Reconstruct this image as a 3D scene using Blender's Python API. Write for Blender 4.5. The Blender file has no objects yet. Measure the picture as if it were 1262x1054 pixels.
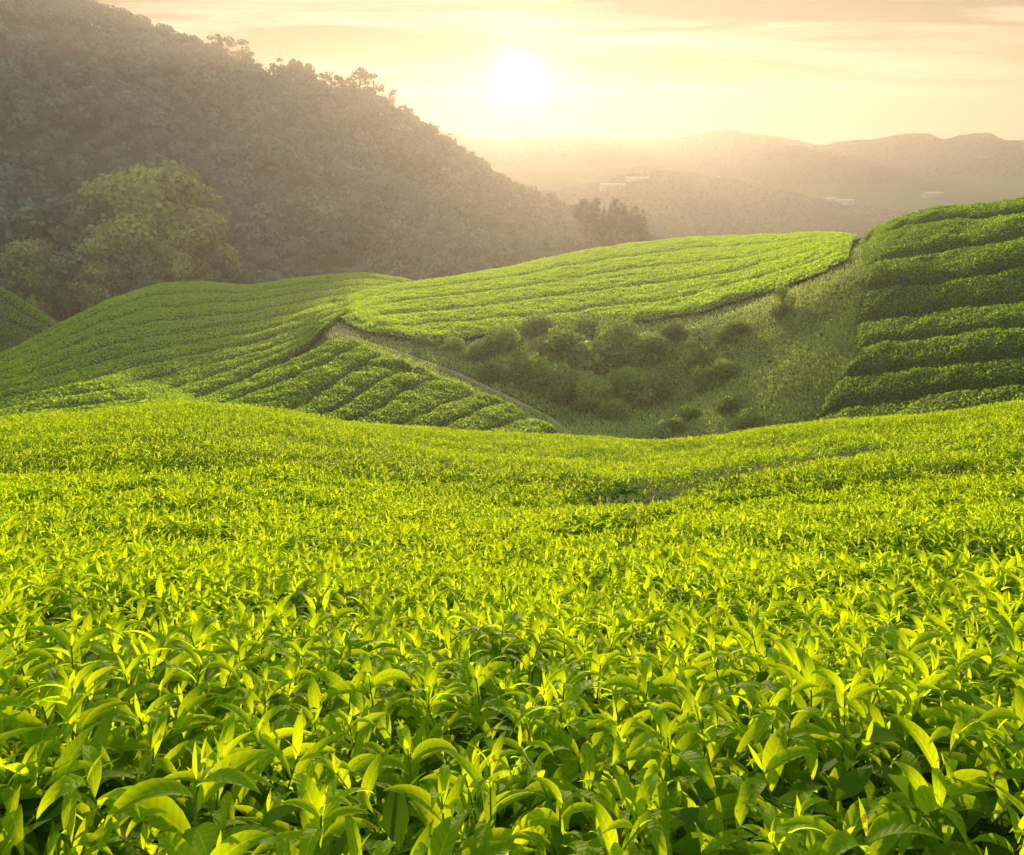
import bpy, math
import numpy as np
from math import radians as R

# ------------------------------------------------------------------ camera
scene = bpy.context.scene
PITCH, FPX, PW, PH = R(18.3), 990.0, 1262.0, 1054.0
cam_data = bpy.data.cameras.new('camera')
cam_data.sensor_fit = 'HORIZONTAL'
cam_data.sensor_width = 36.0
cam_data.lens = 36.0 * FPX / PW
cam_data.clip_start = 0.02
cam_data.clip_end = 20000
cam = bpy.data.objects.new('camera', cam_data)
scene.collection.objects.link(cam)
cam.location = (0, 0, 0)
cam.rotation_euler = (math.pi / 2 - PITCH, 0, 0)
scene.camera = cam

# ------------------------------------------------------------------ light
SUN_EL, SUN_AZ = R(5.3), R(0.35)          # azimuth clockwise from +Y
SUN_DIR = (math.sin(SUN_AZ) * math.cos(SUN_EL), math.cos(SUN_AZ) * math.cos(SUN_EL), math.sin(SUN_EL))
sl = bpy.data.lights.new('sun', 'SUN')
sl.energy = 4.2
sl.angle = R(0.55)
sl.color = (1.0, 0.73, 0.42)
so = bpy.data.objects.new('sun', sl)
scene.collection.objects.link(so)
so.rotation_euler = (-(math.pi / 2 - SUN_EL), 0, -SUN_AZ)   # lamp shines down -Z, coming from +Y

world = bpy.data.worlds.new('World')
scene.world = world
world.use_nodes = True
wn, wl = world.node_tree.nodes, world.node_tree.links
wn.clear()
w_out = wn.new('ShaderNodeOutputWorld')
w_bg = wn.new('ShaderNodeBackground')
w_bg.inputs['Strength'].default_value = 0.07
sky = wn.new('ShaderNodeTexSky')
sky.sky_type = 'NISHITA'
sky.sun_disc = False
sky.sun_elevation = SUN_EL
sky.sun_rotation = SUN_AZ
sky.altitude = 1400
sky.air_density = 1.0
sky.dust_density = 1.2
sky.ozone_density = 1.0


def wnode(t, **k):
    n = wn.new(t)
    for a, b in k.items():
        setattr(n, a, b)
    return n


def wmath(op, a, b=None, c=None):
    n = wnode('ShaderNodeMath', operation=op)
    for i, v in enumerate((a, b, c)):
        if v is None:
            continue
        if isinstance(v, (int, float)):
            n.inputs[i].default_value = v
        else:
            wl.new(v, n.inputs[i])
    return n.outputs[0]


tc = wnode('ShaderNodeTexCoord')
sep = wnode('ShaderNodeSeparateXYZ')
wl.new(tc.outputs['Generated'], sep.inputs[0])
zc = wmath('MAXIMUM', sep.outputs[2], 0.01)
# cirrus: project the direction on a high flat layer so streaks thin out to the horizon
inv = wmath('DIVIDE', 1.0, wmath('ADD', zc, 0.05))
comb = wnode('ShaderNodeCombineXYZ')
wl.new(wmath('MULTIPLY', sep.outputs[0], inv), comb.inputs[0])
wl.new(wmath('MULTIPLY', sep.outputs[1], inv), comb.inputs[1])
mp = wnode('ShaderNodeMapping')
mp.inputs['Rotation'].default_value = (0, 0, R(7))
mp.inputs['Scale'].default_value = (0.42, 1.25, 1.0)
wl.new(comb.outputs[0], mp.inputs[0])
nz = wnode('ShaderNodeTexNoise')
nz.inputs['Scale'].default_value = 1.0
nz.inputs['Detail'].default_value = 9.0
nz.inputs['Roughness'].default_value = 0.6
nz.inputs['Distortion'].default_value = 0.5
wl.new(mp.outputs[0], nz.inputs['Vector'])
ramp = wnode('ShaderNodeMapRange')
ramp.inputs['From Min'].default_value = 0.46
ramp.inputs['From Max'].default_value = 0.66
wl.new(nz.outputs[0], ramp.inputs['Value'])
fade = wnode('ShaderNodeMapRange')
fade.inputs['From Min'].default_value = 0.055
fade.inputs['From Max'].default_value = 0.13
wl.new(sep.outputs[2], fade.inputs['Value'])
cloud = wmath('MULTIPLY', ramp.outputs[0], fade.outputs[0])
# angle to the sun
dotn = wnode('ShaderNodeVectorMath', operation='DOT_PRODUCT')
dotn.inputs[1].default_value = SUN_DIR
wl.new(tc.outputs['Generated'], dotn.inputs[0])
dot = wmath('MAXIMUM', dotn.outputs['Value'], 0.0)
halo = wmath('ADD', wmath('MULTIPLY', wmath('POWER', dot, 3500.0), 14.0),
             wmath('ADD', wmath('MULTIPLY', wmath('POWER', dot, 420.0), 3.6), wmath('MULTIPLY', wmath('POWER', dot, 60.0), 0.0)))
disc = wmath('MULTIPLY', wmath('POWER', dot, 12000.0), 60.0)
halo = wmath('ADD', halo, disc)
halo_col = wnode('ShaderNodeMix', data_type='RGBA', blend_type='MULTIPLY')
halo_col.inputs[0].default_value = 1.0
halo_col.inputs[6].default_value = (1.0, 0.80, 0.34, 1)
wl.new(halo, halo_col.inputs[7])
# a thin high veil lit by the low sun: cream above, orange low down; unseen overhead part brightened as added fill light
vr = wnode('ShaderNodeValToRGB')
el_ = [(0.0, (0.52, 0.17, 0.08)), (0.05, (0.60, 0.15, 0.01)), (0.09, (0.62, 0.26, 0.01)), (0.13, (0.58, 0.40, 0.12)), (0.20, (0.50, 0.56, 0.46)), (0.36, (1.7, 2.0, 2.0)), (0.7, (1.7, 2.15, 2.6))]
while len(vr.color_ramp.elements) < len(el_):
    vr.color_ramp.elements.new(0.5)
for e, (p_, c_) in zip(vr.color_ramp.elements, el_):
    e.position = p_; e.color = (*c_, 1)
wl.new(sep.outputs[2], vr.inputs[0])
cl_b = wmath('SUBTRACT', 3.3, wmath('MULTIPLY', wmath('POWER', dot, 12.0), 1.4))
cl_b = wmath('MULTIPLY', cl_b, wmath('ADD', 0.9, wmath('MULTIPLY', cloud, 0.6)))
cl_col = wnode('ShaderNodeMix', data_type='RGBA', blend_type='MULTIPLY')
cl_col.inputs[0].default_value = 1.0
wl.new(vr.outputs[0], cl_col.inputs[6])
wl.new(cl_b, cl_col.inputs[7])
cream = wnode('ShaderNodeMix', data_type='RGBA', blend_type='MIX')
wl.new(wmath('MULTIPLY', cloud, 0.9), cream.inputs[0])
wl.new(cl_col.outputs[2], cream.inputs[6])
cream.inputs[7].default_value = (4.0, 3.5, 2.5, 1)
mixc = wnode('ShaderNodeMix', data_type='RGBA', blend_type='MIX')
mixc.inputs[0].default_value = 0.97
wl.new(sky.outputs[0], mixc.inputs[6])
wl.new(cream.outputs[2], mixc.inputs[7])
addh = wnode('ShaderNodeMix', data_type='RGBA', blend_type='ADD')
addh.inputs[0].default_value = 1.0
wl.new(mixc.outputs[2], addh.inputs[6])
wl.new(halo_col.outputs[2], addh.inputs[7])
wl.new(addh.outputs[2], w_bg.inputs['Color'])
wl.new(w_bg.outputs[0], w_out.inputs['Surface'])

scene.view_settings.view_transform = 'Standard'
scene.view_settings.look = 'None'
scene.view_settings.gamma = 1.0
scene.view_settings.exposure = 1.3
scene.cycles.max_bounces = 8
scene.cycles.diffuse_bounces = 3
scene.cycles.transmission_bounces = 4
scene.cycles.volume_bounces = 1
scene.cycles.transparent_max_bounces = 8
scene.cycles.sample_clamp_indirect = 6.0
scene.cycles.use_denoising = True

# ------------------------------------------------------------------ helpers
CP, SP = math.cos(PITCH), math.sin(PITCH)


def ray(px, py):
    """azimuth (clockwise from +Y) and rise per metre of ground distance of the sight line"""
    a = (np.asarray(px, float) - PW / 2) / FPX
    b = (PH / 2 - np.asarray(py, float)) / FPX
    dy = CP + b * SP
    return np.arctan2(a, dy), (-SP + b * CP) / np.hypot(a, dy)


def rng(seed):
    return np.random.default_rng(seed)


class Noise:
    """cheap smooth value noise on the plane"""
    def __init__(self, seed, n=256):
        self.g = rng(seed).random((n, n)).astype(np.float32); self.n = n

    def __call__(self, x, y):
        n = self.n
        xi, yi = np.floor(x), np.floor(y)
        fx, fy = x - xi, y - yi
        fx, fy = fx * fx * (3 - 2 * fx), fy * fy * (3 - 2 * fy)
        i, j = xi.astype(int) % n, yi.astype(int) % n
        i1, j1 = (i + 1) % n, (j + 1) % n
        g = self.g
        return (g[i, j] * (1 - fx) * (1 - fy) + g[i1, j] * fx * (1 - fy) + g[i, j1] * (1 - fx) * fy + g[i1, j1] * fx * fy) * 2 - 1

    def fbm(self, x, y, o=4):
        s, a = 0, 1.0
        for k in range(o):
            s = s + a * self(x * 2 ** k + 17.3 * k, y * 2 ** k - 9.1 * k); a *= 0.5
        return s


N1, N2, N3 = Noise(1), Noise(2), Noise(3)


def link(o):
    scene.collection.objects.link(o); return o


def mesh_np(name, verts, faces, mat, tint=None, smooth=True, parent=None, mats=None, midx=None):
    """faces: (n,k) array with constant k"""
    me = bpy.data.meshes.new(name)
    v = np.ascontiguousarray(verts, np.float32); f = np.ascontiguousarray(faces, np.int32)
    me.vertices.add(len(v)); me.vertices.foreach_set('co', v.ravel())
    k = f.shape[1]
    me.loops.add(f.size); me.loops.foreach_set('vertex_index', f.ravel())
    me.polygons.add(len(f))
    me.polygons.foreach_set('loop_start', np.arange(0, f.size, k, dtype=np.int32))
    me.polygons.foreach_set('use_smooth', np.full(len(f), smooth))
    for m in (mats or [mat]):
        me.materials.append(m)
    if midx is not None:
        me.polygons.foreach_set('material_index', np.ascontiguousarray(midx, np.int32))
    if tint is not None:
        cols_ = tint if np.ndim(tint) == 2 else np.asarray(tint)[:, None]
        for c_, nm_ in enumerate(('tint', 'across', 'along')[:cols_.shape[1]]):
            at = me.attributes.new(nm_, 'FLOAT', 'POINT')
            at.data.foreach_set('value', np.ascontiguousarray(cols_[:, c_], np.float32))
    me.update(calc_edges=True)
    o = bpy.data.objects.new(name, me)
    if parent is not None:
        o.parent = parent
    return link(o)


def tag(o, label=None, cat=None, group=None, kind=None):
    for k, v in (('label', label), ('category', cat), ('group', group), ('kind', kind)):
        if v:
            o[k] = v
    return o


def empty(name, loc):
    o = bpy.data.objects.new(name, None); o.location = loc
    o.empty_display_size = 0.1
    return link(o)


# ------------------------------------------------------------------ materials
def new_mat(name):
    m = bpy.data.materials.new(name); m.use_nodes = True
    m.node_tree.nodes.clear()
    return m, m.node_tree.nodes, m.node_tree.links


def foliage_mat(name, dark, light, t_dark, t_light, trans=0.5, rough=0.5, scale=3.0, spec=0.35, veins=False):
    """tint attribute 0 (old, dark leaf) .. 1 (young, bright leaf)"""
    m, n, l = new_mat(name)
    out = n.new('ShaderNodeOutputMaterial')
    at = n.new('ShaderNodeAttribute'); at.attribute_name = 'tint'
    tc = n.new('ShaderNodeNewGeometry')
    no = n.new('ShaderNodeTexNoise'); no.inputs['Scale'].default_value = scale; no.inputs['Detail'].default_value = 3
    l.new(tc.outputs['Position'], no.inputs['Vector'])
    ad = n.new('ShaderNodeMath'); ad.operation = 'MULTIPLY_ADD'
    l.new(no.outputs[0], ad.inputs[0]); ad.inputs[1].default_value = 0.5; ad.inputs[2].default_value = -0.25
    sm = n.new('ShaderNodeMath'); sm.operation = 'ADD'; sm.use_clamp = True
    l.new(at.outputs['Fac'], sm.inputs[0]); l.new(ad.outputs[0], sm.inputs[1])
    c1 = n.new('ShaderNodeMix'); c1.data_type = 'RGBA'
    c1.inputs[6].default_value = (*dark, 1); c1.inputs[7].default_value = (*light, 1)
    c2 = n.new('ShaderNodeMix'); c2.data_type = 'RGBA'
    c2.inputs[6].default_value = (*t_dark, 1); c2.inputs[7].default_value = (*t_light, 1)
    l.new(sm.outputs[0], c1.inputs[0]); l.new(sm.outputs[0], c2.inputs[0])
    p = n.new('ShaderNodeBsdfPrincipled')
    p.inputs['Roughness'].default_value = rough
    p.inputs['Specular IOR Level'].default_value = spec
    t = n.new('ShaderNodeBsdfTranslucent')
    l.new(c1.outputs[2], p.inputs['Base Color']); l.new(c2.outputs[2], t.inputs['Color'])
    mx = n.new('ShaderNodeMixShader'); mx.inputs[0].default_value = trans
    l.new(p.outputs[0], mx.inputs[1]); l.new(t.outputs[0], mx.inputs[2])
    l.new(mx.outputs[0], out.inputs['Surface'])
    if veins:
        fine = n.new('ShaderNodeTexNoise'); fine.inputs['Scale'].default_value = 160; fine.inputs['Detail'].default_value = 2
        l.new(tc.outputs['Position'], fine.inputs['Vector'])
        bp = n.new('ShaderNodeBump'); bp.inputs['Strength'].default_value = 0.35; bp.inputs['Distance'].default_value = 0.002
        # side veins running from the midrib to the margin, and the midrib itself
        def A(nm):
            q = n.new('ShaderNodeAttribute'); q.attribute_name = nm; return q.outputs['Fac']
        def MM(op, a, b):
            q = n.new('ShaderNodeMath'); q.operation = op
            for i_, v_ in enumerate((a, b)):
                if v_ is None: continue
                if isinstance(v_, (int, float)): q.inputs[i_].default_value = v_
                else: l.new(v_, q.inputs[i_])
            return q.outputs[0]
        ab = MM('ABSOLUTE', A('across'), None)
        ph = MM('SUBTRACT', MM('MULTIPLY', A('along'), 62.0), MM('MULTIPLY', ab, 7.0))
        vein = MM('POWER', MM('MULTIPLY', MM('ADD', MM('SINE', ph, None), 1.0), 0.5), 3.0)
        rib = MM('LESS_THAN', ab, 0.07)
        hgt = MM('ADD', MM('MULTIPLY', vein, -0.8), MM('MULTIPLY', rib, -1.0))
        hgt = MM('ADD', hgt, fine.outputs[0])
        l.new(hgt, bp.inputs['Height'])
        tone = MM('SUBTRACT', MM('ADD', 1.0, MM('MULTIPLY', rib, 0.35)), MM('MULTIPLY', vein, 0.14))
        sp = n.new('ShaderNodeTexNoise'); sp.inputs['Scale'].default_value = 75; sp.inputs['Detail'].default_value = 1
        l.new(tc.outputs['Position'], sp.inputs['Vector'])
        blem = MM('MULTIPLY', MM('GREATER_THAN', sp.outputs[0], 0.70), 0.8)
        old1 = n.new('ShaderNodeMix'); old1.data_type = 'RGBA'; l.new(blem, old1.inputs[0]); l.new(c1.outputs[2], old1.inputs[6]); old1.inputs[7].default_value = (0.14, 0.09, 0.02, 1)
        old2 = n.new('ShaderNodeMix'); old2.data_type = 'RGBA'; l.new(blem, old2.inputs[0]); l.new(c2.outputs[2], old2.inputs[6]); old2.inputs[7].default_value = (0.30, 0.17, 0.02, 1)
        c1, c2 = old1, old2
        for src, dst in ((c1, p.inputs['Base Color']), (c2, t.inputs['Color'])):
            q = n.new('ShaderNodeVectorMath'); q.operation = 'SCALE'
            l.new(src.outputs[2], q.inputs[0]); l.new(tone, q.inputs['Scale']); l.new(q.outputs[0], dst)
        l.new(bp.outputs[0], p.inputs['Normal'])
    return m


def ground_mat(name, cols, scale, bump=0.3, dist=0.1, rough=0.9):
    m, n, l = new_mat(name)
    out = n.new('ShaderNodeOutputMaterial')
    g = n.new('ShaderNodeNewGeometry')
    no = n.new('ShaderNodeTexNoise'); no.inputs['Scale'].default_value = scale; no.inputs['Detail'].default_value = 8
    no.inputs['Roughness'].default_value = 0.65
    l.new(g.outputs['Position'], no.inputs['Vector'])
    r = n.new('ShaderNodeValToRGB')
    r.color_ramp.elements[0].position = 0.3; r.color_ramp.elements[0].color = (*cols[0], 1)
    r.color_ramp.elements[1].position = 0.7; r.color_ramp.elements[1].color = (*cols[-1], 1)
    if len(cols) == 3:
        e = r.color_ramp.elements.new(0.5); e.color = (*cols[1], 1)
    l.new(no.outputs[0], r.inputs[0])
    p = n.new('ShaderNodeBsdfPrincipled'); p.inputs['Roughness'].default_value = rough
    p.inputs['Specular IOR Level'].default_value = 0.03
    l.new(r.outputs[0], p.inputs['Base Color'])
    b = n.new('ShaderNodeBump'); b.inputs['Strength'].default_value = bump; b.inputs['Distance'].default_value = dist
    l.new(no.outputs[0], b.inputs['Height']); l.new(b.outputs[0], p.inputs['Normal'])
    l.new(p.outputs[0], out.inputs['Surface'])
    return m


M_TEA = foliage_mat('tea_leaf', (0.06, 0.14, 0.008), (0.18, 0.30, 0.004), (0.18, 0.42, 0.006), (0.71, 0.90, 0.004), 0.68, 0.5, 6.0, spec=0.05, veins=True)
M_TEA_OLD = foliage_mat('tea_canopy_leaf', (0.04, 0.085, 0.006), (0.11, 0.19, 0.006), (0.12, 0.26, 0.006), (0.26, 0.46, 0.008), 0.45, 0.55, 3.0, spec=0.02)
M_TEA_FAR = foliage_mat('hedge_leaf', (0.05, 0.09, 0.006), (0.15, 0.26, 0.008), (0.10, 0.26, 0.006), (0.58, 0.84, 0.010), 0.55, 0.6, 0.25, spec=0.15)
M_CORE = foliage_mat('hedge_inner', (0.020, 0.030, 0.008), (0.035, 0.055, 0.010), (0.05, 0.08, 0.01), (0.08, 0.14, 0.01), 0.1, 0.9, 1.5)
M_STEM = ground_mat('tea_stem', [(0.10, 0.15, 0.03), (0.16, 0.20, 0.04)], 30, 0.2, 0.002, 0.6)
M_GROUND = ground_mat('hill_ground', [(0.030, 0.042, 0.008), (0.038, 0.062, 0.010), (0.045, 0.080, 0.012)], 0.35, 0.6, 0.3)
M_PATH = ground_mat('path_earth', [(0.12, 0.12, 0.05), (0.22, 0.17, 0.10), (0.30, 0.24, 0.16)], 2.0, 0.4, 0.05)
M_GRASS = foliage_mat('grass_blade', (0.14, 0.19, 0.05), (0.32, 0.40, 0.08), (0.22, 0.32, 0.04), (0.60, 0.72, 0.10), 0.45, 0.6, 0.4)
M_TREE = foliage_mat('tree_leaf', (0.03, 0.055, 0.03), (0.10, 0.15, 0.06), (0.06, 0.10, 0.02), (0.16, 0.26, 0.07), 0.15, 0.6, 0.08)
M_TREE_PALE = foliage_mat('pale_tree_leaf', (0.07, 0.09, 0.02), (0.30, 0.34, 0.05), (0.12, 0.18, 0.03), (0.5, 0.56, 0.07), 0.35, 0.6, 0.15)
M_BUSH = foliage_mat('bush_leaf', (0.06, 0.10, 0.02), (0.20, 0.28, 0.04), (0.14, 0.22, 0.02), (0.42, 0.56, 0.05), 0.4, 0.6, 0.5)
M_FAR = foliage_mat('far_tree_leaf', (0.05, 0.075, 0.045), (0.065, 0.095, 0.055), (0.05, 0.07, 0.03), (0.06, 0.08, 0.04), 0.08, 0.9, 0.01, spec=0.0)
M_FOREST = foliage_mat('forest_leaf', (0.06, 0.09, 0.06), (0.13, 0.18, 0.11), (0.08, 0.12, 0.06), (0.14, 0.20, 0.10), 0.12, 0.8, 0.05, spec=0.05)
M_BARK = ground_mat('bark', [(0.07, 0.05, 0.035), (0.14, 0.11, 0.08)], 3.0, 0.6, 0.05)

# ------------------------------------------------------------------ the shape of the land
# each line of the land: points (photo x, photo y, ground distance); H lines: (photo x, distance, height)
V = 'v'; Hd = 'h'
LINES = [
    (Hd, [(0, 0.02, -0.62), (1262, 0.02, -0.62)]),
    (Hd, [(0, 0.6, -0.74), (631, 0.6, -0.74), (1262, 0.6, -0.74)]),
    (V, [(-200, 868, 1.1), (0, 870, 1.1), (630, 880, 1.1), (1262, 868, 1.1), (1500, 868, 1.1)]),
    (V, [(-200, 778, 1.8), (0, 780, 1.8), (630, 790, 1.8), (1000, 785, 1.8), (1262, 775, 1.8), (1500, 770, 1.8)]),
    (V, [(-200, 680, 3.6), (0, 680, 3.6), (300, 685, 3.6), (630, 700, 3.6), (900, 695, 3.6), (1262, 678, 3.6), (1500, 670, 3.6)]),
    (V, [(-200, 580, 9), (0, 580, 9), (200, 572, 9), (400, 585, 9), (630, 603, 9), (800, 608, 9), (950, 600, 9), (1100, 590, 9), (1262, 585, 9), (1500, 570, 9)]),
    (V, [(-200, 532, 16), (0, 533, 16), (200, 518, 16), (400, 533, 16), (630, 557, 16), (800, 565, 16), (950, 552, 16), (1100, 540, 16), (1262, 525, 16), (1500, 510, 16)]),
    (V, [(-200, 520, 23), (0, 515, 23), (130, 505, 22), (200, 497, 22), (300, 500, 22), (400, 512, 22), (520, 527, 24), (640, 537, 25), (780, 543, 26),
         (880, 540, 26), (960, 528, 26), (1060, 518, 26), (1160, 508, 26), (1262, 492, 26), (1500, 470, 26)]),
    (V, [(-200, 560, 29), (0, 560, 29), (300, 550, 28), (640, 590, 31), (900, 590, 31), (1060, 570, 30), (1262, 535, 30), (1500, 520, 30)]),
    (V, [(-200, 530, 58), (0, 518, 56), (130, 508, 52), (200, 503, 48), (240, 505, 44), (400, 522, 40), (550, 540, 40), (640, 548, 40), (700, 552, 40), (800, 555, 40),
         (900, 548, 40), (1000, 533, 39), (1060, 525, 38), (1150, 514, 36), (1262, 497, 34), (1500, 475, 34)]),
    (V, [(-200, 500, 68), (0, 482, 68), (130, 470, 66), (200, 490, 56), (240, 487, 53), (300, 465, 54), (370, 435, 57), (410, 415, 60), (450, 423, 58), (550, 458, 54),
         (625, 490, 50), (680, 518, 47), (700, 528, 46), (800, 525, 46), (900, 480, 49), (1000, 440, 48), (1060, 430, 46), (1150, 420, 43), (1262, 400, 41), (1500, 380, 41)]),
    (V, [(-200, 480, 76), (0, 465, 76), (130, 450, 76), (200, 465, 70), (240, 480, 64), (300, 462, 66), (370, 434, 68), (410, 410, 66), (450, 418, 64), (550, 451, 60),
         (625, 478, 56), (680, 500, 53), (700, 508, 52), (800, 500, 53), (900, 450, 54), (1000, 405, 52), (1060, 395, 50), (1150, 385, 47), (1262, 360, 45), (1500, 340, 45)]),
    (V, [(-200, 470, 88), (0, 450, 88), (130, 415, 88), (200, 415, 86), (240, 420, 86), (300, 412, 86), (370, 398, 84), (410, 385, 79), (430, 388, 76), (450, 396, 74), (550, 419, 70),
         (625, 420, 67), (700, 428, 66), (800, 408, 67), (900, 382, 66), (1000, 343, 62), (1060, 325, 57), (1150, 330, 52), (1262, 300, 50), (1500, 280, 50)]),
    (V, [(-200, 460, 104), (0, 434, 104), (75, 400, 106), (130, 378, 108), (200, 368, 112), (300, 368, 114), (370, 362, 116), (400, 366, 108), (415, 372, 100), (430, 362, 104), (480, 350, 118), (560, 338, 126), (640, 325, 134),
         (700, 312, 142), (780, 298, 150), (860, 290, 152), (940, 287, 140), (1000, 286, 118), (1060, 286, 84), (1100, 268, 74), (1150, 256, 70), (1210, 248, 69), (1262, 240, 68), (1500, 215, 66)]),
    (V, [(-200, 470, 118), (0, 440, 118), (75, 395, 120), (130, 368, 126), (200, 347, 134), (240, 344, 136), (300, 348, 136), (340, 345, 136), (400, 337, 138), (450, 334, 142), (510, 343, 144), (560, 352, 148),
         (700, 332, 164), (780, 318, 172), (860, 310, 174), (1000, 304, 142), (1060, 304, 108), (1150, 270, 95), (1262, 255, 92), (1500, 230, 90)]),
    (V, [(-200, 520, 146), (0, 470, 144), (130, 430, 150), (300, 420, 158), (500, 400, 164), (560, 390, 168), (700, 370, 184), (860, 350, 190), (1000, 360, 165), (1262, 320, 130), (1500, 300, 130)]),
    (V, [(-200, 270, 160), (0, 350, 160), (35, 372, 160), (75, 398, 164), (130, 425, 172), (300, 425, 178), (500, 410, 182), (700, 390, 200), (860, 380, 206), (1000, 390, 190), (1262, 380, 185), (1500, 370, 185)]),
    (V, [(-200, 330, 235), (0, 398, 235), (300, 385, 235), (500, 360, 235), (590, 328, 235), (650, 310, 235), (705, 316, 235), (780, 330, 235), (900, 360, 245), (1262, 370, 245), (1500, 360, 245)]),
    (V, [(-200, 250, 290), (0, 330, 290), (200, 318, 290), (290, 292, 290), (420, 285, 285), (480, 312, 280), (540, 335, 280), (640, 328, 280), (780, 330, 290), (900, 340, 300), (1262, 340, 300), (1500, 340, 300)]),
    (V, [(-200, 245, 330), (0, 300, 330), (200, 305, 330), (290, 296, 320), (420, 290, 320), (520, 318, 320), (640, 315, 320), (780, 315, 330), (900, 325, 360), (1262, 325, 360), (1500, 325, 360)]),
    (V, [(-400, -40, 540), (-200, -40, 540), (0, -8, 540), (60, 12, 540), (130, 36, 530), (180, 51, 530), (260, 84, 520), (300, 103, 515), (360, 116, 510), (440, 136, 505), (490, 154, 500), (520, 176, 490),
         (560, 200, 480), (600, 222, 470), (640, 244, 460), (700, 268, 445), (750, 290, 435), (800, 307, 425), (860, 318, 420), (1000, 320, 430), (1262, 320, 450), (1500, 320, 450)]),
    (V, [(-200, 40, 700), (0, 60, 700), (300, 150, 700), (500, 210, 700), (700, 300, 700), (860, 300, 700), (1262, 290, 700), (1500, 290, 700)]),
    (V, [(-200, 200, 1000), (300, 250, 1000), (600, 270, 1000), (690, 262, 1000), (780, 262, 1000), (900, 275, 1000), (1060, 275, 1000), (1262, 275, 1000), (1500, 275, 1000)]),
    (V, [(-200, 220, 1300), (500, 250, 1300), (640, 244, 1300), (690, 240, 1300), (740, 229, 1300), (780, 218, 1300), (820, 213, 1300), (860, 219, 1300), (900, 225, 1300), (980, 240, 1300), (1060, 262, 1300), (1262, 262, 1300), (1500, 262, 1300)]),
    (V, [(-200, 235, 1800), (500, 232, 1800), (700, 228, 1800), (850, 236, 1800), (1000, 244, 1800), (1262, 240, 1800), (1500, 240, 1800)]),
    (V, [(-200, 200, 2600), (500, 212, 2600), (640, 214, 2600), (780, 212, 2600), (850, 207, 2600), (900, 195, 2600), (980, 181, 2600), (1050, 176, 2600), (1080, 173, 2600), (1110, 169, 2600), (1140, 166, 2600), (1165, 172, 2600),
         (1185, 170, 2600), (1215, 170, 2600), (1240, 178, 2600), (1262, 175, 2600), (1500, 175, 2600)]),
    (V, [(-200, 214, 3000), (500, 216, 3000), (1500, 214, 3000)]),
    (V, [(-200, 165, 3600), (400, 164, 3600), (540, 166, 3600), (600, 170, 3600), (700, 171, 3600), (790, 173, 3600), (830, 172, 3600), (870, 166, 3600), (920, 165, 3600), (960, 170, 3600), (990, 177, 3600), (1100, 180, 3600), (1500, 180, 3600)]),
    (V, [(-200, 225, 4200), (500, 225, 4200), (1500, 225, 4200)]),
]
ZCAP = 66.0


def far(r):
    return np.interp(r, [0, 180, 540, 1000, 1300, 2600, 3600, 4300], [0, 180, 410, 530, 620, 760, 880, 980])


def line_funcs(kind, pts):
    p = np.array(pts, float)
    if kind == V:
        p[:, 2] = far(p[:, 2])
    if kind == V:
        az, s = ray(p[:, 0], p[:, 1]); r = p[:, 2]; z = s * r
    else:
        az, _ = ray(p[:, 0], np.full(len(p), 500.0)); r, z = p[:, 1], p[:, 2]
    return az, r, np.minimum(z, ZCAP)


def smooth_interp(x, xp, fp):
    """monotone cubic through the points"""
    return pchip(xp[None], fp[None], np.asarray(x)[None])[0]


def pchip(X, Y, Q):
    """row-wise monotone cubic: X, Y (m,k), Q (m,q)"""
    h = np.diff(X, axis=1); d = np.diff(Y, axis=1) / h
    m = np.zeros_like(Y)
    a, b = d[:, :-1], d[:, 1:]
    w1, w2 = 2 * h[:, 1:] + h[:, :-1], h[:, 1:] + 2 * h[:, :-1]
    with np.errstate(divide='ignore', invalid='ignore'):
        m[:, 1:-1] = np.where(a * b > 0, (w1 + w2) / (w1 / a + w2 / b), 0)
    m[:, 0] = d[:, 0]; m[:, -1] = d[:, -1]
    idx = np.zeros(Q.shape, int)
    for k in range(1, X.shape[1] - 1):
        idx += Q >= X[:, k:k + 1]
    g = lambda A: np.take_along_axis(A, idx, 1)
    x0, hh, y0, y1, m0, m1 = g(X), g(h), g(Y), np.take_along_axis(Y, idx + 1, 1), g(m), np.take_along_axis(m, idx + 1, 1)
    t = np.clip((Q - x0) / hh, 0, 1)
    return y0 * (2 * t ** 3 - 3 * t * t + 1) + m0 * hh * (t ** 3 - 2 * t * t + t) + y1 * (3 * t * t - 2 * t ** 3) + m1 * hh * (t ** 3 - t * t)


AZ_VIEW = np.linspace(-R(42), R(42), 900)
AZ = np.concatenate([np.linspace(-math.pi, -R(42), 70)[:-1], AZ_VIEW, np.linspace(R(42), math.pi, 70)[1:]])
RR = np.concatenate([[0.02], np.geomspace(0.25, 30, 150), np.linspace(30.5, 180, 300), np.geomspace(182, 960, 330)])
LR, LZ = [], []
for kind, pts in LINES:
    az, r, z = line_funcs(kind, pts)
    q = np.clip(AZ, az[0], az[-1])
    LR.append(smooth_interp(q, az, r)); LZ.append(smooth_interp(q, az, z))
LR, LZ = np.array(LR).T, np.array(LZ).T
LR = np.maximum.accumulate(LR + np.arange(LR.shape[1]) * 1e-6, axis=1)
lg = lambda r: np.log(r + 3.0)
ZG = pchip(lg(LR), LZ, np.repeat(lg(RR)[None], len(AZ), 0))       # canopy surface on the polar grid
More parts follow.
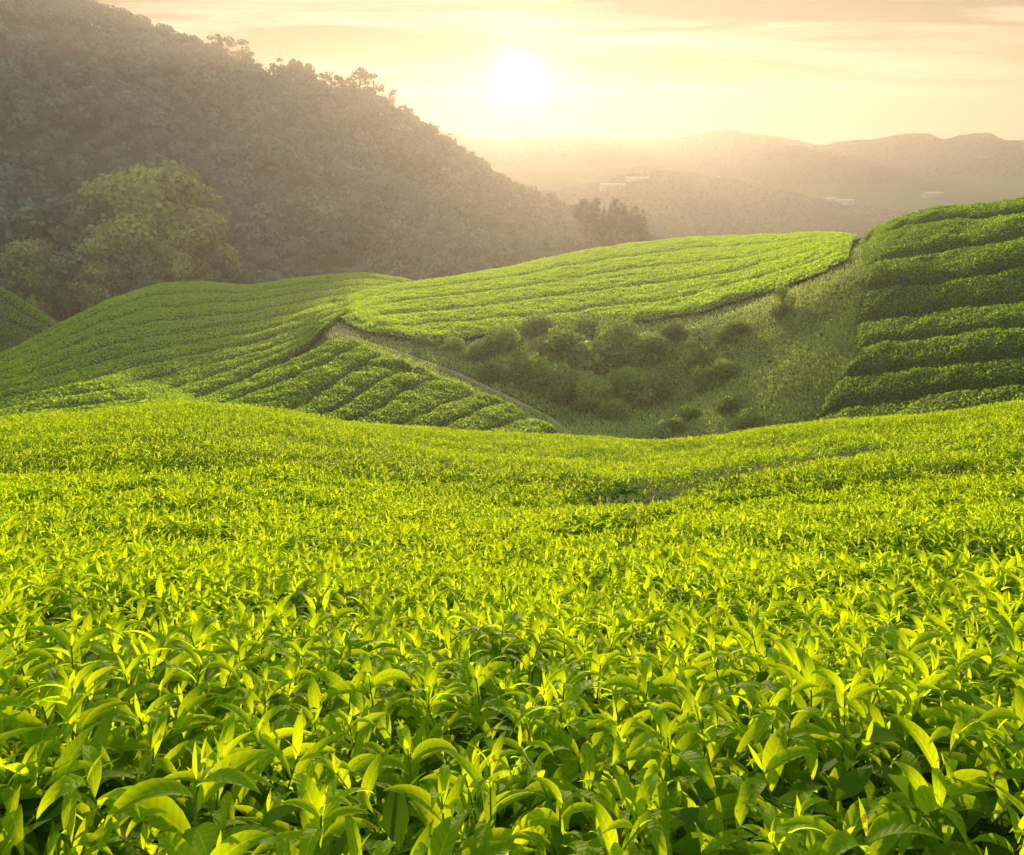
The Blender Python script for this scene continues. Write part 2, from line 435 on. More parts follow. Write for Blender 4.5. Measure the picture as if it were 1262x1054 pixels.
# light smoothing across azimuth to hide creases between table columns
for _ in range(3):
    ZG[1:-1] = 0.25 * ZG[:-2] + 0.5 * ZG[1:-1] + 0.25 * ZG[2:]
AA, RG = np.meshgrid(AZ, RR, indexing='ij')
XG, YG = RG * np.sin(AA), RG * np.cos(AA)
sm = lambda a, b, x: np.clip((x - a) / (b - a), 0, 1) ** 2 * (3 - 2 * np.clip((x - a) / (b - a), 0, 1))
ZG = ZG + 0.10 * sm(1, 8, RG) * (1 - sm(60, 120, RG)) * N1.fbm(XG / 4, YG / 4, 3)
ZG = ZG + sm(170, 260, RG) * 2.2 * N2.fbm(XG / 30, YG / 30, 4)
ZG = ZG + sm(450, 620, RG) * 1.8 * N3.fbm(XG / 55, YG / 55, 5)
RIDG = 1 - np.abs(N1.fbm(XG / 55, YG / 55, 4))
ZG = ZG + sm(660, 750, RG) * (3.2 * (RIDG - 0.7))


def surf(x, y):
    """height of the canopy surface"""
    r = np.hypot(x, y); az = np.arctan2(x, y)
    i = np.clip(np.searchsorted(AZ, az) - 1, 0, len(AZ) - 2); j = np.clip(np.searchsorted(RR, r) - 1, 0, len(RR) - 2)
    u = np.clip((az - AZ[i]) / (AZ[i + 1] - AZ[i]), 0, 1); v = np.clip((r - RR[j]) / (RR[j + 1] - RR[j]), 0, 1)
    return ZG[i, j] * (1 - u) * (1 - v) + ZG[i + 1, j] * u * (1 - v) + ZG[i, j + 1] * (1 - u) * v + ZG[i + 1, j + 1] * u * v


def depth_of(r):
    """how deep the soil lies under the canopy surface"""
    return np.interp(r, [0, 3, 8, 25, 60, 140, 200, 260], [0.42, 0.5, 0.7, 0.8, 0.75, 0.7, 0.3, 0.0])


def hit(px, py, r0, r1, drop=0.0):
    """first place between distances r0 and r1 where the sight line meets the land (or comes nearest)"""
    px, py = np.broadcast_arrays(np.asarray(px, float), np.asarray(py, float))
    shp = px.shape; px, py = px.ravel(), py.ravel()
    az, s = ray(px, py)
    rs = np.linspace(r0, r1, 700)
    x = np.sin(az)[:, None] * rs; y = np.cos(az)[:, None] * rs
    gap = s[:, None] * rs - (surf(x, y) - drop)
    below = gap <= 0
    k = np.where(below.any(1), below.argmax(1), gap.argmin(1))
    r = rs[k]
    out = np.stack([np.sin(az) * r, np.cos(az) * r, surf(np.sin(az) * r, np.cos(az) * r) - drop], -1)
    return out.reshape(shp + (3,))


# ground sheet, one mesh
nA, nR = ZG.shape
gz = ZG - depth_of(RG)
idx = np.arange(nA * nR).reshape(nA, nR)
gf = np.stack([idx[:-1, :-1], idx[:-1, 1:], idx[1:, 1:], idx[1:, :-1]], -1).reshape(-1, 4)[:, ::-1]
ground = mesh_np('ground', np.stack([XG, YG, gz], -1).reshape(-1, 3), gf, M_GROUND)
tag(ground, kind='structure')

# ------------------------------------------------------------------ leaves
def leaves(pos, az, el, bend, L, W, roll, fold, n, tint, droop_w=0.85):
    """curved, folded leaves: each a strip of n by 2 quads; returns verts, faces, tint"""
    N = len(pos)
    t = np.linspace(0, 1, n + 1)
    th = el[:, None] - bend[:, None] * t[None] ** 1.3
    step = L[:, None] / n
    tm = 0.5 * (th[:, :-1] + th[:, 1:])
    fx = np.concatenate([np.zeros((N, 1)), np.cumsum(np.cos(tm) * step, 1)], 1)
    fz = np.concatenate([np.zeros((N, 1)), np.cumsum(np.sin(tm) * step, 1)], 1)
    ca, sa = np.cos(az), np.sin(az)
    C = np.stack([fx * sa[:, None], fx * ca[:, None], fz], -1)
    side = np.stack([ca, -sa, np.zeros(N)], -1)[:, None, :]
    nrm = np.stack([-np.sin(th) * sa[:, None], -np.sin(th) * ca[:, None], np.cos(th)], -1)
    cr, sr = np.cos(roll)[:, None, None], np.sin(roll)[:, None, None]
    s2 = side * cr + nrm * sr
    n2 = nrm * cr - side * sr
    w = np.sin(np.pi * np.clip(t, 0, 1) ** droop_w) ** 1.05 * 0.5
    w[0] = 0.05; w[-1] = 0.0
    ww = (W[:, None] * w[None])[..., None]
    f = np.tan(fold)[:, None, None]
    Lf = C - s2 * ww + n2 * ww * f
    Rt = C + s2 * ww + n2 * ww * f
    v = np.stack([Lf, C, Rt], 2) + pos[:, None, None, :]
    v = v.reshape(N, (n + 1) * 3, 3)
    k = np.arange(n)[:, None] * 3
    q = np.concatenate([k + np.array([[0, 1, 4, 3]]), k + np.array([[1, 2, 5, 4]])], 0)
    F = (q[None] + (np.arange(N) * (n + 1) * 3)[:, None, None]).reshape(-1, 4)
    uv = np.stack([np.tile([-1.0, 0.0, 1.0], n + 1), np.repeat(t, 3)], -1)
    ln = np.minimum(L / 0.1, 1.6)[:, None] * uv[None, :, 1]
    T = np.stack([np.repeat(tint, (n + 1) * 3), np.tile(uv[:, 0], N), ln.ravel()], -1)
    return v.reshape(-1, 3), F, T


def cards(pos, nrm, size, tint, g, aspect=0.55):
    """one diamond-shaped leaf spray per point"""
    N = len(pos)
    a = g.normal(size=(N, 3)); a -= (a * nrm).sum(1, keepdims=True) * nrm
    a /= np.linalg.norm(a, axis=1, keepdims=True) + 1e-9
    b = np.cross(nrm, a)
    s = size[:, None]
    bump = nrm * s * 0.15
    v = np.stack([pos - a * s, pos - b * s * aspect + bump, pos + a * s, pos + b * s * aspect + bump], 1)
    F = np.arange(N * 4).reshape(N, 4)
    return v.reshape(-1, 3), F, np.repeat(tint, 4)


def join(parts):
    vs, fs, ts, o = [], [], [], 0
    for v, f, t in parts:
        vs.append(v); fs.append(f + o); ts.append(t); o += len(v)
    return np.concatenate(vs), np.concatenate(fs), np.concatenate(ts)


def tube(pts, rad, k=5):
    """closed-side tube through pts"""
    pts = np.asarray(pts, float); rad = np.broadcast_to(rad, len(pts))
    d = np.gradient(pts, axis=0); d /= np.linalg.norm(d, axis=1, keepdims=True) + 1e-9
    ref = np.where(np.abs(d[:, 2:]) > 0.9, [[1.0, 0, 0]], [[0, 0, 1.0]])
    u = np.cross(d, ref); u /= np.linalg.norm(u, axis=1, keepdims=True); w = np.cross(d, u)
    a = np.arange(k) * 2 * np.pi / k
    v = pts[:, None] + rad[:, None, None] * (u[:, None] * np.cos(a)[None, :, None] + w[:, None] * np.sin(a)[None, :, None])
    n = len(pts); i = np.arange(n - 1)[:, None] * k; j = np.arange(k)[None]; j1 = (j + 1) % k
    F = np.stack([i + j, i + j1, i + k + j1, i + k + j], -1).reshape(-1, 4)
    return v.reshape(-1, 3), F, np.full(n * k, 0.5)


# ------------------------------------------------------------------ foreground tea
GAPS = [  # furrows between the near hedges, in photo points, with half width in metres
    (hit([740, 790, 850, 920, 1000, 1062], [612, 600, 588, 574, 560, 547], 3, 25), 0.32, 0.62),
    (hit([1150, 1200, 1262, 1400], [668, 667, 668, 668], 2, 20), 0.40, 0.85),
    (hit([700, 760, 830, 900], [650, 640, 628, 620], 2, 20), 0.16, 0.22),
    (hit([900, 1000, 1100, 1180], [612, 600, 588, 575], 2, 20), 0.16, 0.22),
    (hit([60, 160, 260], [640, 650, 655], 2, 20), 0.14, 0.15),
]


def furrow(x, y):
    d = np.zeros_like(x)
    for P, w, dep in GAPS:
        best = np.full(x.shape, 1e9)
        for a, b in zip(P[:-1, :2], P[1:, :2]):
            ab = b - a
            t = np.clip(((x - a[0]) * ab[0] + (y - a[1]) * ab[1]) / (ab @ ab), 0, 1)
            best = np.minimum(best, np.hypot(x - a[0] - t * ab[0], y - a[1] - t * ab[1]))
        d = np.maximum(d, dep * np.exp(-(best / w) ** 2))
    return d


def near_top(x, y):
    r = np.hypot(x, y)
    lump = 0.035 * N2(x / 0.35, y / 0.35) + 0.05 * N3(x / 0.9, y / 0.9) + 0.05 * sm(3, 10, r) * N1(x / 2.2, y / 2.2)
    return surf(x, y) + lump - furrow(x, y)


def polar_points(g, r0, r1, dens, half=R(40)):
    n = int(dens * half * (r1 * r1 - r0 * r0))
    r = np.sqrt(g.uniform(r0 * r0, r1 * r1, n)); a = g.uniform(-half, half, n)
    return r * np.sin(a), r * np.cos(a)


def shoot_leaves(g, x, y, z, scale, nl, seg, lean_amp=0.25, young=0.10):
    """nl leaves round each shoot tip; (x, y, z) is the tip"""
    N = len(x)
    phase = g.uniform(0, 2 * np.pi, N)
    leanx, leany = g.normal(0, lean_amp, N), g.normal(0, lean_amp, N)
    base = g.uniform(-0.15, 0.25, N)
    parts = []
    for k in range(nl):
        f = k / max(nl - 1, 1)
        drift = 0.16 * N3(x / 0.45, y / 0.45) + 0.10 * N2(x / 2.5, y / 2.5)
        down = (0.002 + 0.105 * f ** 1.1) * scale * g.uniform(0.8, 1.2, N)
        pos = np.stack([x - leanx * down, y - leany * down, z - down], -1)
        az = phase + k * 2.4 + g.normal(0, 0.25, N)
        if k == 0:
            L = g.uniform(0.02, 0.042, N); W = L * 0.18; el = g.uniform(1.0, 1.5, N); bend = g.uniform(0, 0.4, N)
        else:
            L = (0.052 + 0.058 * min(1, f * 1.5)) * g.uniform(0.65, 1.3, N); W = L * g.uniform(0.18, 0.26, N)
            el = (1.25 - 0.6 * f) * g.uniform(0.8, 1.2, N); bend = g.uniform(0.6, 2.3, N)
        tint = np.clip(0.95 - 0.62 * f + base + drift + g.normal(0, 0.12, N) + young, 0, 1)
        keep = g.random(N) < (1.0 if k < 4 else 0.85)
        a = lambda q: (q * np.ones(N))[keep]
        parts.append(leaves(pos[keep], a(az), a(el), a(bend), a(L * scale), a(W * scale), g.normal(0, 0.25, N)[keep], a(g.uniform(0.15, 0.55, N)), seg, tint[keep]))
    return parts


def old_leaves(g, r0, r1, dens, seg, smin, smax, deep):
    x, y = polar_points(g, r0, r1, dens, R(75) if r1 < 5 else R(44))
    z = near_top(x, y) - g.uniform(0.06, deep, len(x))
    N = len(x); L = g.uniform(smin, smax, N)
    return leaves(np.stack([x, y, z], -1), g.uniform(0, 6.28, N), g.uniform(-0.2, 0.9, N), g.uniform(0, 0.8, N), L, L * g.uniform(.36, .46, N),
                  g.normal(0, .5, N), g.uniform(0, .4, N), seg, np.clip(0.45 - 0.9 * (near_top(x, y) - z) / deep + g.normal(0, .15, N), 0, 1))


g = rng(11)
R_IND = 1.75
# the nearest, largest shoots are objects of their own
SHOOT_LABELS = [
    'upright tea shoot with a pointed bud and arching yellow-green leaves in the nearest foliage',
    'low tea shoot with broad drooping green leaves in the nearest foliage',
    'tall tea shoot with long narrow leaves spreading both ways in the nearest foliage',
    'dense tea shoot with many young lime-coloured leaves in the nearest foliage',
]
SHOOT_GROUPS = ['upright budding tea shoots', 'low broad-leaved tea shoots', 'tall narrow-leaved tea shoots', 'dense lime tea shoots']


def make_shoot(kind, variant):
    gg = rng(100 + kind * 10 + variant)
    nl = (11, 10, 12, 14)[kind]
    sc = (1.0, 1.15, 1.1, 0.95)[kind]
    root = empty('tea_shoot', (0, 0, 0))
    tag(root, SHOOT_LABELS[kind], 'tea shoot', SHOOT_GROUPS[kind])
    hgt = (0.30, 0.24, 0.34, 0.28)[kind]
    lean = gg.normal(0, 0.05, 2)
    zz = np.linspace(0, hgt, 8)
    stem = np.stack([lean[0] * (zz / hgt) ** 2, lean[1] * (zz / hgt) ** 2, zz], -1)
    v, f, _ = tube(stem, np.linspace(0.0028, 0.0012, 8), 6)
    mesh_np('stem', v, f, M_STEM, parent=root)
    parts = []
    ph = gg.uniform(0, 6.28)
    for k in range(nl):
        fr = k / (nl - 1)
        t = 1 - 0.60 * fr ** 1.35
        p = np.array([[lean[0] * t * t, lean[1] * t * t, hgt * t]])
        one = np.ones(1)
        if k == 0:
            L, Wd, el, bd = 0.036 * sc, 0.0065, 1.25, 0.4
        else:
            L = (0.058 + 0.058 * min(1, fr * 1.6)) * sc * gg.uniform(.85, 1.2)
            Wd = L * (0.21, 0.27, 0.17, 0.22)[kind] * gg.uniform(.9, 1.1)
            el = (1.25 - 0.6 * fr) * gg.uniform(.85, 1.2) * (1, .75, 1, 1.05)[kind]
            bd = gg.uniform(0.9, 2.4)
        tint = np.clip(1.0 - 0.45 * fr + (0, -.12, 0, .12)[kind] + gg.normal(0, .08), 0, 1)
        parts.append(leaves(p, one * (ph + 2.4 * k + gg.normal(0, .25)), one * el, one * bd, one * L, one * Wd, one * gg.normal(0, .22), one * gg.uniform(.2, .5), 9, one * tint))
    v, f, t = join(parts)
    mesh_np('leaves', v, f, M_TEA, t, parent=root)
    return root, hgt


protos = [make_shoot(k, j) for k in range(4) for j in range(2)]


def copy_thing(root):
    c = root.copy(); link(c)
    for ch in root.children:
        d = ch.copy(); d.parent = c; link(d)
    return c


sx, sy = polar_points(g, 0.55, R_IND, 330, R(36))
# even spacing by rejection
keep = []
for i in range(len(sx)):
    if all((sx[i] - sx[j]) ** 2 + (sy[i] - sy[j]) ** 2 > 0.056 ** 2 for j in keep):
        keep.append(i)
keep = keep[:290]
sx, sy = sx[keep], sy[keep]
sz = near_top(sx, sy)
used = set()
for i in range(len(sx)):
    pi = int(g.integers(0, len(protos)))
    root, hgt = protos[pi]
    o = root if pi not in used else copy_thing(root)
    used.add(pi)
    s = g.uniform(0.85, 1.15)
    o.scale = (s, s, s)
    o.rotation_euler = (g.normal(0, .12), g.normal(0, .12), g.uniform(0, 6.28))
    o.location = (sx[i], sy[i], sz[i] - hgt * s + g.uniform(-.05, .035))

parts = []
x, y = polar_points(g, 0.3, R_IND, 240, R(80))
parts += shoot_leaves(g, x, y, near_top(x, y) - g.uniform(.05, .12, len(x)), 1.0, 8, 7)
x1, y1 = polar_points(g, 0.5, R_IND, 240, R(80)); k_ = np.abs(np.arctan2(x1, y1)) > R(37); x1, y1 = x1[k_], y1[k_]      # beside the frame
parts += shoot_leaves(g, x1, y1, near_top(x1, y1) - g.uniform(0, .06, len(x1)), 1.0, 9, 5)
x, y = polar_points(g, R_IND, 4.2, 340, R(62))
parts += shoot_leaves(g, x, y, near_top(x, y) - g.uniform(0, .10, len(x)) ** 1.3, 1.0, 8, 6)
x, y = polar_points(g, 4.2, 9.5, 210, R(46))
parts += shoot_leaves(g, x, y, near_top(x, y) - g.uniform(0, .12, len(x)) ** 1.3, 1.05, 7, 4)
x, y = polar_points(g, 9.5, 31, 100, R(39))
parts += shoot_leaves(g, x, y, near_top(x, y) - g.uniform(0, .12, len(x)) ** 1.3, 1.15, 5, 2)
v, f, t = join(parts)
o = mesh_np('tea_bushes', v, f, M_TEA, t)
tag(o, 'bright yellow-green tea bush canopy sloping down from the camera', 'tea bushes', kind='stuff')
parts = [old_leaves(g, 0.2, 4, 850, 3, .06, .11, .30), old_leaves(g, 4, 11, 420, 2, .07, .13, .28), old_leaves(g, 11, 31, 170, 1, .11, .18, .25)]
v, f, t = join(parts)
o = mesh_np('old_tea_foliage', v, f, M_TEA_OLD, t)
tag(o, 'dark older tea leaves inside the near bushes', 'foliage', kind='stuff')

# ------------------------------------------------------------------ hedge rows on the hills
def resample(pts, n):
    p = np.array(pts, float)
    d = np.concatenate([[0], np.cumsum(np.hypot(*np.diff(p, axis=0).T))])
    q = np.linspace(0, d[-1], n)
    return np.stack([np.interp(q, d, p[:, 0]), np.interp(q, d, p[:, 1])], -1)


def hedge(top, bot, r0, r1, label, group, seed, gap=(0.04, 0.10), dens=55, size=.10, height=.65, bright=0.5, wob=2.2):
    g = rng(seed)
    n = 90
    A, B = resample(top, n), resample(bot, n)
    for q in (A, B):          # rows wander a little; shared borders wander alike
        q[:, 1] += wob * N2.fbm(q[:, 0] / 45, q[:, 1] / 25, 2)
    v = np.linspace(gap[0], 1 - gap[1], 13)
    PXY = A[:, None] * (1 - v)[None, :, None] + B[:, None] * v[None, :, None]
    P = hit(PXY[..., 0], PXY[..., 1], r0, r1)
    u = np.linspace(0, 1, n)[:, None]; vv = np.linspace(-1, 1, 13)[None]
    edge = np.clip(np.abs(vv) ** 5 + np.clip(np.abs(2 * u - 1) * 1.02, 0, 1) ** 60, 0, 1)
    P[..., 2] -= edge * height
    nz_ = 0.10 * N1.fbm(P[..., 0] / 1.1, P[..., 1] / 1.1, 3)
    P[..., 2] += nz_ - .45 * np.clip(N3.fbm(P[..., 0] / 2.4, P[..., 1] / 1.6, 3) - .75, 0, .7)
    # core
    n0, n1 = P.shape[:2]
    ii = np.arange(n0 * n1).reshape(n0, n1)
    F = np.stack([ii[:-1, :-1], ii[1:, :-1], ii[1:, 1:], ii[:-1, 1:]], -1).reshape(-1, 4)
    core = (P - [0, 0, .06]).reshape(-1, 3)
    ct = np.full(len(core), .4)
    # leaf sprays
    a = P[1:, :-1] - P[:-1, :-1]; b = P[:-1, 1:] - P[:-1, :-1]
    c = np.cross(a, b); ar = np.linalg.norm(c, axis=-1)
    nrm = c / (ar[..., None] + 1e-9); nrm *= np.sign(nrm[..., 2:] + 1e-6)
    w = np.minimum(ar, 1.5).ravel()
    m = int(min(w.sum() * dens, 90000))
    cell = g.choice(len(w), m, p=w / w.sum())
    i, j = np.unravel_index(cell, ar.shape)
    s, t = g.random(m)[:, None], g.random(m)[:, None]
    pos = P[i, j] * (1 - s) * (1 - t) + P[i + 1, j] * s * (1 - t) + P[i, j + 1] * (1 - s) * t + P[i + 1, j + 1] * s * t
    pos[:, 2] += g.uniform(-.06, .10, m)
    nn = nrm[i, j] * 0.7 + g.normal(0, .6, (m, 3)); nn /= np.linalg.norm(nn, axis=1, keepdims=True)
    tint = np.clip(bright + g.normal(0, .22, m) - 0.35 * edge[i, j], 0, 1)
    V2, F2, T2 = cards(pos, nn, size * g.uniform(.7, 1.3, m), tint, g)
    V_, F_, T_ = join([(core, F, ct), (V2, F2, T2)])
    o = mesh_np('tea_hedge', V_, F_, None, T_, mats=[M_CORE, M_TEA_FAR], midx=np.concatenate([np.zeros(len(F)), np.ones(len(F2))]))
    return tag(o, label, 'tea hedge', group)


ORD = ['topmost', 'second', 'third', 'fourth', 'fifth', 'sixth', 'seventh', 'eighth', 'ninth', 'tenth', 'eleventh', 'twelfth']
G_ = [
    [(1060, 292), (1075, 280), (1100, 268), (1150, 256), (1210, 248), (1262, 240), (1420, 225)],
    [(1062, 296), (1075, 287), (1115, 276), (1180, 267), (1249, 258), (1420, 238)],
    [(1066, 322), (1115, 312), (1198, 299), (1262, 287), (1420, 262)],
    [(1062, 354), (1083, 350), (1178, 341), (1262, 325), (1420, 300)],
    [(1052, 394), (1075, 392), (1177, 377), (1262, 364), (1420, 345)],
    [(1056, 424), (1097, 417), (1212, 404), (1262, 398), (1420, 380)],
    [(1030, 464), (1063, 457), (1131, 450), (1262, 435), (1420, 420)],
    [(1002, 512), (1047, 500), (1105, 488), (1143, 482), (1262, 470), (1420, 455)],
    [(985, 545), (1060, 533), (1150, 522), (1262, 508), (1420, 490)],
]
for k in range(8):
    hedge(G_[k], G_[k + 1], 32, 78, f'{ORD[k]} dark green tea hedge on the right-hand slope', 'tea hedges on the right-hand slope', 200 + k,
          gap=(.0, .10) if k else (.0, .05), dens=170, size=.065, height=.5, bright=.38)
C_ = [
    [(416, 377), (430, 362), (480, 350), (560, 338), (640, 325), (700, 312), (780, 298), (860, 290), (940, 287), (1056, 287)],
    [(417, 382), (440, 368), (500, 356), (560, 349), (640, 339), (700, 327), (780, 315), (860, 305), (940, 297), (1054, 290)],
    [(420, 388), (450, 376), (520, 366), (600, 358), (683, 345), (780, 330), (860, 322), (924, 313), (987, 300), (1052, 293)],
    [(428, 394), (470, 386), (540, 380), (600, 376), (680, 364), (780, 350), (860, 341), (930, 328), (1000, 307), (1050, 298)],
    [(445, 400), (500, 398), (560, 398), (610, 392), (700, 385), (780, 372), (860, 360), (930, 343), (1000, 320), (1048, 304)],
    [(500, 411), (550, 419), (590, 412), (640, 404), (720, 398), (800, 390), (880, 376), (940, 357), (1010, 330), (1046, 314)],
]
for k in range(5):
    hedge(C_[k], C_[k + 1], 60, 162, f'{ORD[k]} sunlit yellow-green tea hedge on the central hill', 'tea hedges on the central hill', 220 + k,
          gap=(.0, .0), dens=46, size=.13, height=.30, bright=.95)
B_TOP = [(-60, 462), (0, 434), (75, 395), (130, 368), (200, 347), (240, 344), (300, 348), (340, 345), (400, 337), (450, 334), (515, 344)]
B_BOT = [(-60, 545), (0, 525), (130, 512), (200, 500), (240, 484), (300, 462), (345, 443), (375, 424), (395, 408), (405, 396), (412, 380)]
bt, bb = resample(B_TOP, 60), resample(B_BOT, 60)
NB = 9
for k in range(NB):
    f0, f1 = (k / NB) ** 1.1, ((k + 1) / NB) ** 1.1
    hedge(bt * (1 - f0) + bb * f0, bt * (1 - f1) + bb * f1, 50, 146, f'{ORD[k]} long tea hedge curving across the left-hand spur', 'tea hedges on the left-hand spur', 240 + k,
          gap=(.0, .03), dens=50, size=.12, height=.42, bright=.6)
E_ = [
    [(226, 494), (300, 466), (370, 436), (405, 419), (440, 418)],
    [(250, 503), (310, 482), (380, 455), (423, 434), (450, 424)],
    [(330, 512), (380, 492), (413, 472), (446, 446), (478, 433)],
    [(370, 522), (413, 503), (450, 479), (490, 457), (515, 448)],
    [(410, 530), (460, 503), (490, 484), (520, 469), (552, 463)],
    [(455, 540), (503, 518), (540, 500), (592, 480)],
    [(505, 545), (553, 520), (612, 494), (628, 492)],
    [(560, 550), (600, 530), (655, 512)],
    [(620, 555), (650, 540), (690, 528)],
]
for k in range(8):
    hedge(E_[k], E_[k + 1], 38, 62, f'{ORD[k]} slanting tea hedge on the spur beside the path', 'tea hedges beside the path', 260 + k, gap=(.0, .05), dens=95, size=.08, height=.32, bright=.62)
H_ = [[(-120, 300), (0, 350), (35, 372), (74, 397)], [(-120, 322), (0, 368), (35, 388), (66, 402)], [(-120, 345), (0, 388), (30, 402), (55, 412)], [(-120, 372), (0, 412), (20, 422), (40, 428)]]
for k in range(3):
    hedge(H_[k], H_[k + 1], 128, 175, f'{ORD[k]} dim tea hedge on the far slope at the left edge', 'tea hedges on the far left slope', 280 + k, gap=(.0, .12), dens=30, size=.18, height=.7, bright=.75)

# ------------------------------------------------------------------ path
pp = resample([(408, 383), (404, 394), (412, 404), (440, 418), (480, 430), (520, 444), (560, 459), (620, 487), (680, 516), (706, 538), (716, 552)], 90)
pc = hit(pp[:, 0], pp[:, 1], 38, 92, drop=.70)
d = np.gradient(pc[:, :2], axis=0); d /= np.linalg.norm(d, axis=1, keepdims=True)
nrm2 = np.stack([d[:, 1], -d[:, 0]], -1)
wid = np.interp(np.arange(90), [0, 8, 14, 25, 89], [.6, .9, .6, .34, .34]) * (1 + .2 * rng(5).normal(size=90))
cols = []
for q in (-1, -.5, 0, .5, 1):
    xy = pc[:, :2] + nrm2 * (wid * q)[:, None]
    cols.append(np.stack([xy[:, 0], xy[:, 1], surf(xy[:, 0], xy[:, 1]) - .70 + .06 - .08 * q * q], -1))
pv = np.stack(cols, 1)
ii = np.arange(90 * 5).reshape(90, 5)
pf = np.stack([ii[:-1, :-1], ii[1:, :-1], ii[1:, 1:], ii[:-1, 1:]], -1).reshape(-1, 4)
tag(mesh_np('path', pv.reshape(-1, 3), pf, M_PATH), kind='structure')

# ------------------------------------------------------------------ grass banks
def in_poly(px, py, poly):
    c = np.zeros(px.shape, bool); p = np.array(poly, float)
    for (x1, y1), (x2, y2) in zip(p, np.roll(p, -1, 0)):
        cond = ((y1 > py) != (y2 > py)) & (px < (x2 - x1) * (py - y1) / (y2 - y1 + 1e-9) + x1)
        c ^= cond
    return c


GRASS_POLY = [(412, 392), (440, 400), (500, 414), (560, 424), (640, 410), (720, 402), (800, 394), (880, 380), (950, 356), (1010, 330), (1046, 314), (1066, 290), (1082, 350), (1074, 400), (1060, 455),
              (1030, 505), (1005, 560), (700, 560), (690, 545), (610, 506), (540, 475), (470, 446), (425, 432), (396, 412), (400, 385)]


def grass_patch(poly, r0, r1, n, seed, name, label):
    g = rng(seed); p = np.array(poly, float)
    qx, qy = g.uniform(p[:, 0].min(), p[:, 0].max(), n), g.uniform(p[:, 1].min(), p[:, 1].max(), n)
    k = in_poly(qx, qy, poly); P = hit(qx[k], qy[k], r0, r1, drop=.65)
    dpath = np.min([np.hypot(P[:, 0] - c_[0], P[:, 1] - c_[1]) for c_ in pc[::2]], axis=0)
    P = P[dpath > .42]
    N = len(P)
    L = g.uniform(.15, .42, N)
    patchy = N2.fbm(P[:, 0] / 4, P[:, 1] / 4, 3)
    tint = np.clip(.5 + .35 * patchy + g.normal(0, .18, N), 0, 1)
    v, f, t = leaves(P - [0, 0, .05], g.uniform(0, 6.28, N), g.uniform(.7, 1.5, N), g.uniform(.3, 1.6, N), L, L * .22, g.normal(0, .3, N), g.uniform(0, .4, N), 2, tint)
    return tag(mesh_np(name, v, f, M_GRASS, t), label, 'grass', kind='stuff')


grass_patch(GRASS_POLY, 38, 100, 190000, 301, 'grass', 'rough pale green grass on the bank below the tea')
grass_patch([(-60, 400), (0, 408), (40, 426), (60, 400), (75, 398), (60, 420), (0, 436), (-60, 450)], 128, 176, 4000, 302, 'grass', 'dull grass under the far left tea hedges')

# ------------------------------------------------------------------ trees
def crown_cloud(g, lobes, nper, size, squash=1.0, shell=.72):
    """leaf sprays through a set of ellipsoid lobes (x,y,z,rx,ry,rz)"""
    parts = []
    for (cx, cy, cz, rx, ry, rz) in lobes:
        n = max(8, int(nper * (rx * ry * rz) ** (1 / 1.5)))
        d = g.normal(size=(n, 3)); d /= np.linalg.norm(d, axis=1, keepdims=True)
        rad = (shell + (1 - shell) * g.random(n) ** .5)[:, None] * (1 + .12 * g.normal(size=(n, 1)))
        pos = d * rad * [rx, ry, rz] + [cx, cy, cz]
        nn = d + g.normal(0, .42, (n, 3)); nn /= np.linalg.norm(nn, axis=1, keepdims=True)
        tint = np.clip(g.uniform(0, 1) * .6 + .2 + g.normal(0, .18, n), 0, 1)
        parts.append(cards(pos, nn, size * g.uniform(.6, 1.3, n), tint, g, .7))
    return join(parts)


def broad_lobes(g, h, w, n=26, low=.16):
    L = []
    for k in range(n):
        zf = g.uniform(low, 1) if k else 1
        rr_ = w * .5 * math.sqrt(max(.08, 1 - ((zf - .55) / .50) ** 2)) * g.uniform(.3, .85)
        a = g.uniform(0, 6.28); s = w * g.uniform(.16, .27)
        L.append((rr_ * math.cos(a), rr_ * math.sin(a), h * zf - s * .6, s, s, s * .8))
    return L


def cone_lobes(g, h, w):
    L = []
    for k in range(12):
        f = k / 11; s = w * .5 * (1.02 - f) * .55 + .25
        for q in range(3 if f < .8 else 1):
            a = g.uniform(0, 6.28); rr_ = w * .5 * (1 - f) * .55
            L.append((rr_ * math.cos(a), rr_ * math.sin(a), h * (.12 + .86 * f), s, s, s * .75))
    return L


def thin_lobes(g, h, w):
    """bare-trunked tree with small clumps high up"""
    L = []
    for k in range(13):
        a = g.uniform(0, 6.28); s = w * g.uniform(.07, .17)
        L.append((w * .42 * math.cos(a) * g.random() ** .5, w * .42 * math.sin(a) * g.random() ** .5, h * g.uniform(.45, 1.0), s * 1.3, s * 1.3, s * .7))
    return L


def trunk_mesh(g, h, lobes, r):
    parts = [tube([(0, 0, -.6), (.02 * h * g.normal(), .02 * h * g.normal(), h * .4), (.02 * h * g.normal(), .02 * h * g.normal(), h * .9)], [r, r * .7, r * .2], 7)]
    for (cx, cy, cz, *_s) in lobes[:10]:
        z0 = min(cz * .65, h * .8)
        parts.append(tube([(0, 0, z0), (cx * .5, cy * .5, (z0 + cz) / 2), (cx, cy, cz)], [r * .35, r * .25, r * .1], 5))
    return join(parts)


